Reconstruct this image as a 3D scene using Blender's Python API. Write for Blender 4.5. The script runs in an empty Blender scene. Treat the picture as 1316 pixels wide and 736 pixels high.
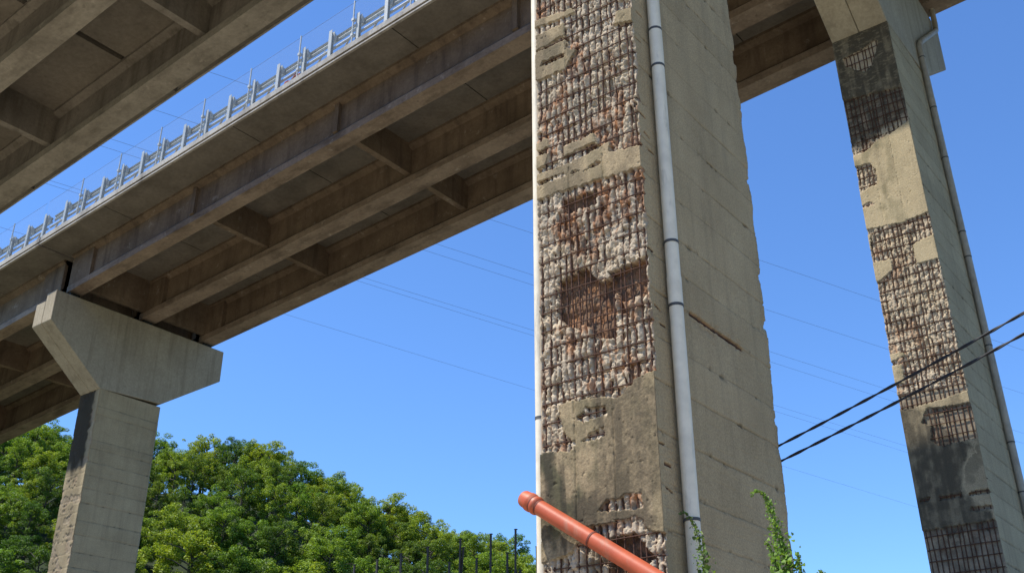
import bpy, math, random
import numpy as np
from mathutils import Vector, Matrix
random.seed(7)
scene = bpy.context.scene
COL = scene.collection
R = math.radians

# ------------------------------------------------------------------ noise
def _hash(ix, iy, seed):
    with np.errstate(over='ignore'):
        h = (ix.astype(np.int64) * 374761393 + iy.astype(np.int64) * 668265263 + seed * 1442695041) & 0xFFFFFFFF
        h = ((h ^ (h >> 13)) * 1274126177) & 0xFFFFFFFF
        h = (h ^ (h >> 16)) & 0xFFFFFFFF
    return h / 4294967295.0

def vnoise(x, y, seed=0):
    xi = np.floor(x); yi = np.floor(y)
    fx = x - xi; fy = y - yi
    fx = fx * fx * (3 - 2 * fx); fy = fy * fy * (3 - 2 * fy)
    a = _hash(xi, yi, seed); b = _hash(xi + 1, yi, seed)
    c = _hash(xi, yi + 1, seed); d = _hash(xi + 1, yi + 1, seed)
    return (a * (1 - fx) + b * fx) * (1 - fy) + (c * (1 - fx) + d * fx) * fy

def fbm(x, y, seed=0, octaves=4):
    s = 0.0; a = 0.5; t = 0.0
    for o in range(octaves):
        s = s + a * vnoise(x * 2 ** o, y * 2 ** o, seed + 17 * o); t += a; a *= 0.5
    return s / t

def facets(x, y, seed=0):
    """broken-stone relief: random cells, each a flat tilted face"""
    xi = np.floor(x); yi = np.floor(y); best = np.full(x.shape, 9.0); out = np.zeros(x.shape)
    for dx in (-1, 0, 1):
        for dy in (-1, 0, 1):
            cx = xi + dx; cy = yi + dy
            px = cx + _hash(cx, cy, seed); py = cy + _hash(cx, cy, seed + 1)
            d2 = (x - px) ** 2 + (y - py) ** 2
            v = _hash(cx, cy, seed + 2) + 0.9 * (x - px) * (_hash(cx, cy, seed + 3) - 0.5) + 0.9 * (y - py) * (_hash(cx, cy, seed + 4) - 0.5)
            m = d2 < best; best = np.where(m, d2, best); out = np.where(m, v, out)
    return out

def sstep(a, b, x):
    t = np.clip((x - a) / (b - a), 0, 1)
    return t * t * (3 - 2 * t)

def inpoly(X, Y, poly):
    r = np.zeros(X.shape, bool); n = len(poly)
    for i in range(n):
        x1, y1 = poly[i]; x2, y2 = poly[(i + 1) % n]
        if y1 == y2: continue
        c = ((Y > min(y1, y2)) & (Y <= max(y1, y2)))
        xx = x1 + (Y - y1) * (x2 - x1) / (y2 - y1)
        r ^= c & (X < xx)
    return r

# ------------------------------------------------------------------ mesh helpers
def mesh_np(name, verts, quads, mat, parent=None, attrs=None, smooth=True):
    me = bpy.data.meshes.new(name)
    verts = np.asarray(verts, np.float32); quads = np.asarray(quads, np.int32)
    me.vertices.add(len(verts)); me.vertices.foreach_set('co', verts.ravel())
    k = quads.shape[1]
    me.loops.add(quads.size); me.loops.foreach_set('vertex_index', quads.ravel())
    me.polygons.add(len(quads))
    me.polygons.foreach_set('loop_start', np.arange(0, quads.size, k, dtype=np.int32))
    me.update(calc_edges=True)
    me.validate()
    if smooth:
        me.polygons.foreach_set('use_smooth', np.ones(len(me.polygons), bool))
    if attrs:
        for a, v in attrs.items():
            at = me.attributes.new(a, 'FLOAT', 'POINT')
            at.data.foreach_set('value', np.asarray(v, np.float32).ravel())
    if mat: me.materials.append(mat)
    o = bpy.data.objects.new(name, me); COL.objects.link(o)
    if parent: o.parent = parent
    return o

class MB:
    def __init__(s): s.v = []; s.f = []; s.sm = []
    def add(s, v, f, sm=False):
        n = len(s.v); s.v += [tuple(p) for p in v]; s.f += [tuple(i + n for i in q) for q in f]; s.sm += [sm] * len(f)
    def hexa(s, p):     # 8 points, bottom 4 then top 4
        s.add(p, [(3, 2, 1, 0), (4, 5, 6, 7), (0, 1, 5, 4), (1, 2, 6, 5), (2, 3, 7, 6), (3, 0, 4, 7)])
    def box(s, x0, x1, y0, y1, z0, z1):
        s.hexa([(x0, y0, z0), (x1, y0, z0), (x1, y1, z0), (x0, y1, z0), (x0, y0, z1), (x1, y0, z1), (x1, y1, z1), (x0, y1, z1)])
    def prism(s, prof, x0, x1, zf=None):
        """polygon in (y, z) swept along x; zf(x) is added to z"""
        n = len(prof); g = zf or (lambda x: 0)
        v = [(x0, y, z + g(x0)) for y, z in prof] + [(x1, y, z + g(x1)) for y, z in prof]
        f = [tuple(range(n)), tuple(range(2 * n - 1, n - 1, -1))]
        f += [(i, n + i, n + (i + 1) % n, (i + 1) % n) for i in range(n)]
        s.add(v, f)
    def tube(s, pts, r, n=8, caps=True, rf=None):
        pts = [Vector(p) for p in pts]; m = len(pts)
        t = (pts[1] - pts[0]).normalized()
        a = t.orthogonal().normalized(); v = []
        for i, p in enumerate(pts):
            t2 = (pts[min(i + 1, m - 1)] - pts[max(i - 1, 0)]).normalized()
            a = (a - t2 * a.dot(t2)).normalized(); b = t2.cross(a)
            rr = rf(i / (m - 1)) if rf else r
            for k in range(n):
                w = 2 * math.pi * k / n
                v.append(p + (a * math.cos(w) + b * math.sin(w)) * rr)
        f = [(i * n + k, i * n + (k + 1) % n, (i + 1) * n + (k + 1) % n, (i + 1) * n + k) for i in range(m - 1) for k in range(n)]
        s.add(v, f, True)
        if caps:
            s.add(v[:n], [tuple(range(n - 1, -1, -1))]); s.add(v[-n:], [tuple(range(n))])
    def build(s, name, mat, parent=None, bevel=0):
        me = bpy.data.meshes.new(name); me.from_pydata(s.v, [], s.f); me.validate()
        if len(me.polygons) == len(s.sm): me.polygons.foreach_set('use_smooth', s.sm)
        if mat: me.materials.append(mat)
        o = bpy.data.objects.new(name, me); COL.objects.link(o)
        if parent: o.parent = parent
        if bevel:
            b = o.modifiers.new('bevel', 'BEVEL'); b.width = bevel; b.segments = 2; b.limit_method = 'ANGLE'; b.angle_limit = R(40)
        return o

def empty(name, label, cat, group=None, loc=(0, 0, 0)):
    o = bpy.data.objects.new(name, None); COL.objects.link(o); o.location = loc
    tag(o, label, cat, group); o.empty_display_size = 0.3
    return o
def tag(o, label, cat, group=None):
    o['label'] = label; o['category'] = cat
    if group: o['group'] = group
    return o

# ------------------------------------------------------------------ materials
def newmat(name):
    m = bpy.data.materials.new(name); m.use_nodes = True
    nt = m.node_tree; b = nt.nodes['Principled BSDF']
    return m, nt, b
def N(nt, kind, **kw):
    n = nt.nodes.new(kind)
    for k, v in kw.items():
        if k in n.inputs: n.inputs[k].default_value = v
        else: setattr(n, k, v)
    return n
def noise(nt, scale, detail=5, rough=0.6, vec=None, stretch=None):
    n = N(nt, 'ShaderNodeTexNoise'); n.inputs['Scale'].default_value = scale; n.inputs['Detail'].default_value = detail
    n.inputs['Roughness'].default_value = rough
    g = vec or N(nt, 'ShaderNodeNewGeometry').outputs['Position']
    if stretch:
        mp = N(nt, 'ShaderNodeMapping'); mp.inputs['Scale'].default_value = stretch
        nt.links.new(g, mp.inputs['Vector']); g = mp.outputs['Vector']
    nt.links.new(g, n.inputs['Vector'])
    return n.outputs['Fac']
def ramp(nt, fac, stops):
    r = N(nt, 'ShaderNodeValToRGB'); e = r.color_ramp.elements
    while len(e) < len(stops): e.new(0.5)
    for i, (p, c) in enumerate(stops):
        e[i].position = p; e[i].color = (c, c, c, 1) if isinstance(c, (int, float)) else (*c, 1)
    nt.links.new(fac, r.inputs['Fac']); return r.outputs['Color']
def mix(nt, a, b, fac, mode='MIX'):
    m = N(nt, 'ShaderNodeMix', data_type='RGBA', blend_type=mode)
    for sock, v in ((6, a), (7, b), (0, fac)):
        if isinstance(v, (int, float)): m.inputs[sock].default_value = v
        elif isinstance(v, tuple): m.inputs[sock].default_value = (*v, 1)
        else: nt.links.new(v, m.inputs[sock])
    return m.outputs[2]
def math_(nt, op, a, b=0.0):
    m = N(nt, 'ShaderNodeMath', operation=op)
    for i, v in ((0, a), (1, b)):
        if isinstance(v, (int, float)): m.inputs[i].default_value = v
        else: nt.links.new(v, m.inputs[i])
    return m.outputs[0]
def attr(nt, name):
    return N(nt, 'ShaderNodeAttribute', attribute_name=name).outputs['Fac']
def bump(nt, b, h, strength=0.3, dist=0.02):
    n = N(nt, 'ShaderNodeBump'); n.inputs['Strength'].default_value = strength; n.inputs['Distance'].default_value = dist
    nt.links.new(h, n.inputs['Height']); nt.links.new(n.outputs['Normal'], b.inputs['Normal'])

def concrete(name, dark, light, stain=(0.10, 0.085, 0.065), streak=0.5, fine=14.0, sdir=(2.2, 2.2, 0.22), lime=0.0):
    m, nt, b = newmat(name)
    c = ramp(nt, noise(nt, 0.55, 8, 0.65), [(0.32, dark), (0.68, light)])
    c = mix(nt, c, ramp(nt, noise(nt, fine, 6, 0.7), [(0.3, 0.70), (0.7, 1.12)]), 0.75, 'MULTIPLY')
    st = ramp(nt, noise(nt, 1.0, 5, 0.62, stretch=sdir), [(0.50, 0.0), (0.72, 1.0)])
    c = mix(nt, c, stain, math_(nt, 'MULTIPLY', st, streak))
    bl = ramp(nt, noise(nt, 3.1, 4, 0.7), [(0.62, 0.0), (0.70, 1.0)])
    c = mix(nt, c, stain, math_(nt, 'MULTIPLY', bl, streak * 0.6))
    if lime:
        lm = ramp(nt, noise(nt, 1.7, 7, 0.72), [(0.60, 0.0), (0.68, 1.0)])
        c = mix(nt, c, (0.52, 0.46, 0.39), math_(nt, 'MULTIPLY', lm, lime))
        lm = ramp(nt, noise(nt, 1.0, 6, 0.7, stretch=(6, 6, 0.4)), [(0.66, 0.0), (0.74, 1.0)])
        c = mix(nt, c, (0.50, 0.46, 0.40), math_(nt, 'MULTIPLY', lm, lime))
    nt.links.new(c, b.inputs['Base Color']); b.inputs['Roughness'].default_value = 0.92
    b.inputs['Specular IOR Level'].default_value = 0.2
    bump(nt, b, noise(nt, fine * 1.6, 6, 0.7), 0.35, 0.015)
    return m

def pier_mat(name, sd, sl):
    """weathered pier: per-vertex masks say where the skin has spalled, rusted, sooted or grown algae, and where deep breaks carry painted shade"""
    m, nt, b = newmat(name)
    c = ramp(nt, noise(nt, 0.7, 8, 0.65), [(0.3, sd), (0.7, sl)])
    c = mix(nt, c, ramp(nt, noise(nt, 42, 7, 0.8), [(0.32, 0.45), (0.5, 0.9), (0.68, 1.3)]), 0.8, 'MULTIPLY')
    st = ramp(nt, noise(nt, 1.0, 6, 0.65, stretch=(5, 5, 0.35)), [(0.5, 0.0), (0.75, 1.0)])
    c = mix(nt, c, (0.11, 0.095, 0.068), math_(nt, 'MULTIPLY', st, 0.32))
    c = mix(nt, c, (0.105, 0.10, 0.052), attr(nt, 'moss'))
    sp = ramp(nt, noise(nt, 2.6, 5, 0.7), [(0.30, (0.26, 0.20, 0.135)), (0.42, (0.42, 0.345, 0.235)), (0.56, (0.55, 0.44, 0.295)), (0.70, (0.63, 0.535, 0.39))])
    sp = mix(nt, sp, ramp(nt, noise(nt, 55, 5, 0.75), [(0.3, 0.66), (0.7, 1.2)]), 0.85, 'MULTIPLY')
    gy = ramp(nt, noise(nt, 1.1, 3, 0.6), [(0.42, 0.0), (0.56, 1.0)])
    sp = mix(nt, sp, mix(nt, (0.29, 0.235, 0.175), (0.57, 0.50, 0.40), noise(nt, 7, 4, 0.7)), math_(nt, 'MULTIPLY', gy, 0.35))
    c = mix(nt, c, sp, attr(nt, 'spall'))
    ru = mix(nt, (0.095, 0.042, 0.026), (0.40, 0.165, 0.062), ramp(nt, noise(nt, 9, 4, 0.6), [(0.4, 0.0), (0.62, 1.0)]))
    c = mix(nt, c, ru, attr(nt, 'rust_shade'))
    c = mix(nt, c, (0.034, 0.030, 0.024), attr(nt, 'soot_shade'))
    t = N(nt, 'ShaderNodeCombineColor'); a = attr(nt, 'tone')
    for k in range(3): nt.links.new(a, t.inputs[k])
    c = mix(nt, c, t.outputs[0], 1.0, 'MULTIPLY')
    nt.links.new(c, b.inputs['Base Color']); b.inputs['Roughness'].default_value = 0.95
    b.inputs['Specular IOR Level'].default_value = 0.15
    h = math_(nt, 'ADD', noise(nt, 60, 6, 0.75), math_(nt, 'MULTIPLY', noise(nt, 18, 4, 0.6), 0.7))
    bump(nt, b, h, 0.55, 0.014)
    return m

def plain(name, col, rough=0.6, var=0.2, scale=8, metal=0.0, spec=0.4, dirt=None, dirtamt=0.0, bmp=0.0):
    m, nt, b = newmat(name)
    f = noise(nt, scale, 5, 0.6)
    lo = tuple(x * (1 - var) for x in col); hi = tuple(min(1, x * (1 + var)) for x in col)
    c = ramp(nt, f, [(0.3, lo), (0.7, hi)])
    if dirt:
        d = ramp(nt, noise(nt, scale * 0.4, 6, 0.7, stretch=(3, 3, 0.5)), [(0.52, 0.0), (0.7, 1.0)])
        c = mix(nt, c, dirt, math_(nt, 'MULTIPLY', d, dirtamt))
    nt.links.new(c, b.inputs['Base Color']); b.inputs['Roughness'].default_value = rough
    b.inputs['Metallic'].default_value = metal; b.inputs['Specular IOR Level'].default_value = spec
    if bmp: bump(nt, b, noise(nt, scale * 6, 5, 0.7), bmp, 0.004)
    return m

def leaf_mat(name, dark, light, trans=0.35, scale=0.9):
    m, nt, b = newmat(name)
    c = ramp(nt, noise(nt, scale, 3, 0.6), [(0.34, dark), (0.66, light)])
    g = N(nt, 'ShaderNodeNewGeometry')
    c = mix(nt, c, ramp(nt, g.outputs['Random Per Island'], [(0.0, 0.62), (1.0, 1.3)]), 1.0, 'MULTIPLY')
    oi = N(nt, 'ShaderNodeObjectInfo')
    c = mix(nt, c, ramp(nt, oi.outputs['Random'], [(0.0, (0.66, 0.82, 0.75)), (0.5, (1, 1, 1)), (1.0, (1.4, 1.18, 0.85))]), 1.0, 'MULTIPLY')
    nt.links.new(c, b.inputs['Base Color']); b.inputs['Roughness'].default_value = 0.55
    b.inputs['Specular IOR Level'].default_value = 0.35
    tr = N(nt, 'ShaderNodeBsdfTranslucent'); nt.links.new(mix(nt, c, (1.3, 1.25, 0.5), 1.0, 'MULTIPLY'), tr.inputs['Color'])
    ms = N(nt, 'ShaderNodeMixShader'); ms.inputs[0].default_value = trans
    nt.links.new(b.outputs[0], ms.inputs[1]); nt.links.new(tr.outputs[0], ms.inputs[2])
    nt.links.new(ms.outputs[0], nt.nodes['Material Output'].inputs[0])
    return m

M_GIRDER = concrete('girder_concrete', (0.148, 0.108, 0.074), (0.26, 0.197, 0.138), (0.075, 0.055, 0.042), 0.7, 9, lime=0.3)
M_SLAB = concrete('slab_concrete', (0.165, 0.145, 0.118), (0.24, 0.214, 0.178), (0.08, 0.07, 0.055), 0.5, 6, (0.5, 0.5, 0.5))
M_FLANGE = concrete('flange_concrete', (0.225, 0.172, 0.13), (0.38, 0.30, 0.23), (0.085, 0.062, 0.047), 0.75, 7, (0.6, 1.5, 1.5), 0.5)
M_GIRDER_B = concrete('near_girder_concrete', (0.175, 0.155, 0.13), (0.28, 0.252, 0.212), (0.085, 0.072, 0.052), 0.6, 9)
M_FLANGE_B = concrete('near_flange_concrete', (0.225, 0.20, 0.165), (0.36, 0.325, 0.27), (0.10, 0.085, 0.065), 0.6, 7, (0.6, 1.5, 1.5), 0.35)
M_CAP = concrete('cap_concrete', (0.37, 0.315, 0.225), (0.47, 0.405, 0.29), (0.20, 0.165, 0.11), 0.6, 11, (2.6, 2.6, 0.16))
M_KERB = concrete('kerb_concrete', (0.36, 0.33, 0.28), (0.52, 0.48, 0.41), (0.10, 0.085, 0.07), 0.6, 10, (1.5, 3, 0.6))
M_PIER_MAIN = pier_mat('main_pier_concrete', (0.40, 0.30, 0.170), (0.52, 0.40, 0.235))
M_PIER_FAR = pier_mat('far_pier_concrete', (0.40, 0.32, 0.195), (0.51, 0.415, 0.26))
M_RUST = plain('rusty_steel', (0.085, 0.045, 0.03), 0.9, 0.5, 25, 0, 0.2)
M_PIPE = plain('weathered_white_plastic', (0.74, 0.66, 0.50), 0.5, 0.10, 5, 0, 0.4, (0.30, 0.27, 0.21), 0.75, 0.15)
M_PIPE_GREY = plain('grey_brown_plastic', (0.42, 0.375, 0.30), 0.6, 0.15, 5, 0, 0.3, (0.12, 0.11, 0.09), 0.5)
M_CLAMP = plain('dark_clamp', (0.075, 0.075, 0.07), 0.6, 0.2, 10)
M_ORANGE = plain('orange_drain_plastic', (0.45, 0.092, 0.036), 0.5, 0.12, 5, 0, 0.35, (0.36, 0.19, 0.12), 0.75, 0.25)
M_ORANGE_D = plain('dusty_joint_ring', (0.16, 0.035, 0.018), 0.7, 0.2, 8)
M_STEEL = plain('galvanised_steel', (0.44, 0.45, 0.42), 0.5, 0.12, 6, 0.2, 0.5)
M_DARKSTEEL = plain('dark_steel', (0.025, 0.027, 0.025), 0.7, 0.2, 6)
M_CABLE = plain('black_cable_rubber', (0.018, 0.018, 0.022), 0.6, 0.2, 20)
M_WIRE = plain('weathered_line_wire', (0.16, 0.18, 0.20), 0.6, 0.1, 1)
M_BARK = plain('bark', (0.075, 0.06, 0.045), 0.9, 0.4, 4)
M_RED = plain('faded_red_fabric', (0.30, 0.055, 0.04), 0.9, 0.2, 8)
M_ROAD = plain('asphalt', (0.05, 0.05, 0.05), 0.9, 0.2, 3)
M_LEAF = [leaf_mat('leaf_green', (0.125, 0.21, 0.024), (0.255, 0.36, 0.044)),
          leaf_mat('leaf_dark', (0.06, 0.122, 0.018), (0.145, 0.225, 0.033)),
          leaf_mat('leaf_yellow', (0.17, 0.205, 0.020), (0.27, 0.28, 0.035))]
M_VINE = leaf_mat('vine_leaf', (0.17, 0.26, 0.035), (0.29, 0.40, 0.07), 0.4, 9)
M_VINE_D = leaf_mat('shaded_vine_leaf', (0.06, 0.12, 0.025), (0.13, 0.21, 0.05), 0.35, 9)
M_STEM = plain('green_stem', (0.13, 0.15, 0.05), 0.7, 0.3, 20)

def net_material():
    m, nt, b = newmat('fine_safety_net')
    b.inputs['Base Color'].default_value = (0.30, 0.33, 0.36, 1); b.inputs['Roughness'].default_value = 0.8
    tr = N(nt, 'ShaderNodeBsdfTransparent'); ms = N(nt, 'ShaderNodeMixShader'); ms.inputs[0].default_value = 0.05
    nt.links.new(tr.outputs[0], ms.inputs[1]); nt.links.new(b.outputs[0], ms.inputs[2])
    nt.links.new(ms.outputs[0], nt.nodes['Material Output'].inputs[0])
    return m
M_NET = net_material()

# ------------------------------------------------------------------ camera and light
CAMZ = 1.6; PITCH = 26.122; YAW = 37.663
cd = bpy.data.cameras.new('camera'); cam = bpy.data.objects.new('camera', cd); COL.objects.link(cam)
cam.location = (0, 0, CAMZ); cam.rotation_euler = (R(90 + PITCH), 0, R(YAW))
cd.sensor_width = 36; cd.lens = 1350 / 1316 * 36; cd.clip_start = 0.1; cd.clip_end = 6000
scene.camera = cam
FW = Vector((-math.sin(R(YAW)), math.cos(R(YAW)))); RT = Vector((math.cos(R(YAW)), math.sin(R(YAW))))
def bearing(px, d):          # ground position on the bearing seen at image column px near the skyline
    a = math.atan((px - 658) / 1323)
    p = FW * (math.cos(a) * d) + RT * (math.sin(a) * d)
    return p.x, p.y

AZ = 40.0; TANS = 2.45
EL = math.degrees(math.atan(TANS * math.cos(R(AZ))))
S = Vector((-math.sin(R(AZ)) * math.cos(R(EL)), -math.cos(R(AZ)) * math.cos(R(EL)), math.sin(R(EL))))
sd = bpy.data.lights.new('sun', 'SUN'); sd.energy = 4.4; sd.angle = R(0.53); sd.color = (1.0, 0.945, 0.855)
sun = bpy.data.objects.new('sun', sd); COL.objects.link(sun); sun.rotation_euler = S.to_track_quat('Z', 'Y').to_euler(); sun.location = (-20, -20, 60)
w = bpy.data.worlds.new('World'); scene.world = w; w.use_nodes = True
nt = w.node_tree; sky = nt.nodes.new('ShaderNodeTexSky'); sky.sky_type = 'NISHITA'; sky.sun_disc = False
sky.sun_elevation = R(EL); sky.sun_rotation = R(180 + AZ); sky.altitude = 300; sky.air_density = 1.0; sky.dust_density = 0.15; sky.ozone_density = 4.0
nt.links.new(mix(nt, sky.outputs[0], (0.56, 0.765, 1.0), 1.0, 'MULTIPLY'), nt.nodes['Background'].inputs[0]); nt.nodes['Background'].inputs[1].default_value = 0.15
scene.view_settings.view_transform = 'Standard'; scene.view_settings.look = 'None'; scene.view_settings.exposure = 0.7; scene.view_settings.gamma = 1
scene.cycles.max_bounces = 8; scene.cycles.diffuse_bounces = 5; scene.cycles.transparent_max_bounces = 12

# ------------------------------------------------------------------ terrain
def hill_height(az):         # ridge height over bearing (degrees, right positive)
    return np.interp(az, [-180, -60, -28, -14, -6, 1.5, 15, 30, 60, 180], [8, 30, 47.5, 49.5, 39.0, 31.0, 14, 5, 5, 8])
PA, PB = np.array([-15.2, 13.3]), np.array([-11.2, 16.7])
def ground_z(x, y):
    x = np.asarray(x, float); y = np.asarray(y, float)
    d = np.hypot(x, y)
    f = x * FW.x + y * FW.y; r = x * RT.x + y * RT.y
    az = np.degrees(np.arctan2(r, f))
    z = hill_height(az) * sstep(80, 192, d) * (1 + 0.1 * np.clip((d - 192) / 300, 0, 1))
    u = PB - PA; L = np.hypot(*u); u = u / L
    t = np.clip((x - PA[0]) * u[0] + (y - PA[1]) * u[1], 0, L)
    q = np.hypot(x - PA[0] - t * u[0], y - PA[1] - t * u[1])
    z = z + 3.3 * np.exp(-(q / 2.3) ** 2)
    z = z + 0.10 * (fbm(x * 0.4, y * 0.4, 5) - 0.5) * np.clip(d / 6, 0, 1)
    return z

def make_ground():
    rr = np.concatenate([np.linspace(0, 30, 61), np.linspace(31, 230, 120), np.geomspace(236, 3000, 25)])
    aa = np.linspace(0, 2 * np.pi, 181)[:-1]
    A, RR = np.meshgrid(aa, rr)
    X = RR * np.cos(A); Y = RR * np.sin(A); Z = ground_z(X, Y)
    n = len(aa); i = np.arange(len(rr) - 1)[:, None] * n; j = np.arange(n)[None, :]
    q = np.stack([i + j, i + n + j, i + n + (j + 1) % n, i + (j + 1) % n], -1).reshape(-1, 4)
    m, nt, b = newmat('valley_ground')
    g = ramp(nt, noise(nt, 0.15, 6, 0.65), [(0.30, (0.14, 0.13, 0.05)), (0.40, (0.33, 0.275, 0.18)), (0.62, (0.44, 0.37, 0.26))])
    g = mix(nt, g, ramp(nt, noise(nt, 5, 6, 0.7), [(0.3, 0.55), (0.7, 1.2)]), 0.8, 'MULTIPLY')
    nt.links.new(g, b.inputs['Base Color']); b.inputs['Roughness'].default_value = 1.0
    bump(nt, b, noise(nt, 6, 6, 0.7), 0.6, 0.08)
    veg = sstep(44, 66, RR + 10 * (fbm(X * 0.1, Y * 0.1, 8) - 0.5))
    g = mix(nt, g, mix(nt, (0.010, 0.020, 0.004), (0.022, 0.040, 0.008), noise(nt, 0.8, 6, 0.7)), attr(nt, 'veg')); nt.links.new(g, b.inputs['Base Color'])
    o = mesh_np('ground', np.stack([X, Y, Z], -1).reshape(-1, 3), q, m, None, {'veg': veg}); o['kind'] = 'structure'
make_ground()

# ------------------------------------------------------------------ piers
def ring_mesh(name, x0, x1, y0, y1, zs, sx, ty, front, side, mat, parent, lean=0.0, ztop=0.0):
    wd, L = x1 - x0, y1 - y0
    s = np.asarray(sx) * wd; t = np.asarray(ty) * L
    Sg, Z = np.meshgrid(s, zs); Tg, Z2 = np.meshgrid(t, zs)
    F = front(Sg, Z); D = side(Tg, Z2)
    ox = lean * (ztop - Z)
    fx = x0 + Sg + ox; fy = y0 + F['d']
    dl = F['d'][:, -1:]
    ridge = D['d'] * 1.0; ridge[:, 0] = 0
    rx = x1 - ridge[:, 1:] + ox[:, :1]
    ry = y0 + dl + Tg[:, 1:] / L * (L - dl) - D.get('back', 0 * Tg)[:, 1:]
    nb = 10
    bx = np.linspace(0, 1, nb + 1)[1:][None, :]
    cx = rx[:, -1:]
    backx = cx + (x0 + ox[:, :1] - cx) * bx; backy = np.repeat(ry[:, -1:], nb, 1)
    dl0 = F['d'][:, :1]
    lt = np.linspace(1, 0, 14)[1:-1][None, :]
    leftx = np.repeat(x0 + ox[:, :1], 12, 1); lefty = y0 + dl0 + (backy[:, -1:] - y0 - dl0) * lt
    X = np.concatenate([fx, rx, backx, leftx], 1); Y = np.concatenate([fy, ry, backy, lefty], 1)
    nz, n = X.shape; ZZ = np.repeat(np.asarray(zs)[:, None], n, 1)
    at = {}
    for k in ('spall', 'rust_shade', 'soot_shade', 'moss', 'tone'):
        one = 1.0 if k == 'tone' else 0.0
        a = F.get(k, one + 0 * Sg); b = D.get(k, one + 0 * Tg)[:, 1:]
        at[k] = np.concatenate([a, b, np.full((nz, nb + 12), one)], 1)
    i = np.arange(nz - 1)[:, None] * n; j = np.arange(n)[None, :]
    q = np.stack([i + j, i + (j + 1) % n, i + n + (j + 1) % n, i + n + j], -1).reshape(-1, 4)
    return mesh_np(name, np.stack([X, Y, ZZ], -1).reshape(-1, 3), q, mat, parent, at)

def damage(S_, Z_, sound, cav, deep, bars, stirr, seed, lines, wd, jag=0.024, lump=0.032, base=0.080):
    Sw = S_ + jag * 2 * (fbm(S_ * 14, Z_ * 14, seed, 3) - 0.5) + jag * (vnoise(S_ * 45, Z_ * 45, seed + 3) - 0.5)
    Zw = Z_ + jag * 2 * (fbm(S_ * 14 + 40, Z_ * 14, seed + 1, 3) - 0.5) + jag * (vnoise(S_ * 45 + 9, Z_ * 45, seed + 4) - 0.5)
    snd = np.zeros(S_.shape, bool)
    for p in sound: snd |= inpoly(Sw, Zw, p)
    for p in cav: snd &= ~inpoly(Sw, Zw, p)
    dp = np.zeros(S_.shape, bool)
    for p in deep: dp |= inpoly(Sw, Zw, p)
    dp &= ~snd
    b = np.concatenate([[-0.02], bars, [wd + 0.02]]); st = np.concatenate([[stirr[0] - 1], stirr, [stirr[-1] + 1]])
    Sb = S_ + 0.050 * (vnoise(Z_ * 5, S_ * 5, seed + 8) - 0.5) + 0.022 * (vnoise(Z_ * 16, S_ * 16, seed + 9) - 0.5)
    i = np.clip(np.searchsorted(b, Sb) - 1, 0, len(b) - 2); k = np.clip(np.searchsorted(st, Z_) - 1, 0, len(st) - 2)
    u = (Sb - b[i]) / (b[i + 1] - b[i]); v = (Z_ - st[k]) / (st[k + 1] - st[k])
    dome = np.clip(1 - np.abs(2 * u - 1) ** 2.4, 0, 1) ** 0.8 * np.clip(1 - np.abs(2 * v - 1) ** 9, 0, 1)
    rnd = _hash(i, k, seed + 50)
    n1 = fbm(S_ * 9, Z_ * 7, seed + 10, 4) - 0.5; n2 = np.abs(fbm(S_ * 26, Z_ * 20, seed + 11, 4) - 0.5) * 2 - 0.25
    big = fbm(S_ * 2.2, Z_ * 1.6, seed + 12, 2) - 0.5
    wx = S_ + 0.02 * (vnoise(S_ * 20, Z_ * 20, seed + 60) - 0.5); wz = Z_ + 0.03 * (vnoise(S_ * 20, Z_ * 20, seed + 61) - 0.5)
    f1 = facets(wx * 13, wz * 7.5, seed + 62) - 0.5; f2 = facets(wx * 30, wz * 24, seed + 66) - 0.5
    gstr = 0.1 + 0.9 * sstep(0.2, 0.55, vnoise(Z_ * 2.3 + i * 7.7, i * 3.1, seed + 70))
    groove = (1 - dome) * gstr
    dsp = base - 0.040 - lump * 0.42 * (rnd - 0.5) + 0.058 * groove - 0.006 + 0.044 * f1 + 0.020 * f2 + 0.036 * n1 + 0.030 * n2 + 0.05 * big
    dsp = np.clip(dsp, 0.008, 0.14)
    ddp = 0.15 + 0.05 * n1 + 0.02 * n2
    d = np.where(dp, ddp, dsp)
    sd_ = 0.004 * (fbm(S_ * 6, Z_ * 6, seed + 20, 4) - 0.5) + 0.004 * vnoise(S_ * 60, Z_ * 60, seed + 21)
    pits = fbm(S_ * 26, Z_ * 20, seed + 22, 3); sd_ = sd_ + 0.009 * sstep(0.74, 0.80, pits)
    for (ls, lz0, lz1) in lines:
        near = np.abs(S_ - ls - 0.008 * (vnoise(Z_ * 7, Z_ * 0, seed + 23) - 0.5)) < 0.0075
        sd_ = np.where(near & (Z_ > lz0) & (Z_ < lz1) & (vnoise(Z_ * 9, S_ * 0, seed + 24) > 0.22), 0.016, sd_)
    d = np.where(snd, sd_, d)
    spall = np.where(snd, 0.0, 1.0)
    barp = np.exp(-(np.minimum(np.abs(Sb - b[i]), np.abs(b[i + 1] - Sb)) / 0.016) ** 2)
    stp = np.exp(-(np.clip(st[k + 1] - Z_, 0, 1) / 0.03) ** 2)
    rz = sstep(0.46, 0.62, fbm(S_ * 1.9, Z_ * 1.3, seed + 30, 3) + (0.20 * np.exp(-((Z_ - 7.2) / 1.3) ** 2) * np.exp(-((S_ - 0.85) / 0.45) ** 2) - 0.03 if seed == 101 else 0))
    rust_shade = np.clip((0.55 * barp + 0.35 * stp) * (0.45 + 0.8 * rz) + 0.62 * rz * sstep(0.42, 0.62, fbm(S_ * 8, Z_ * 4, seed + 31, 3)), 0, 0.9)
    rust_shade = np.where(dp, np.clip(0.80 + 0.4 * n1 + 0.2 * n2, 0, 0.95), rust_shade)  # rust in deep breaks pushed darker, painting in the shade of their depth
    rust_shade = np.where(snd, 0.0, rust_shade)
    return dict(d=d, spall=spall, rust_shade=rust_shade), snd, dp

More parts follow.
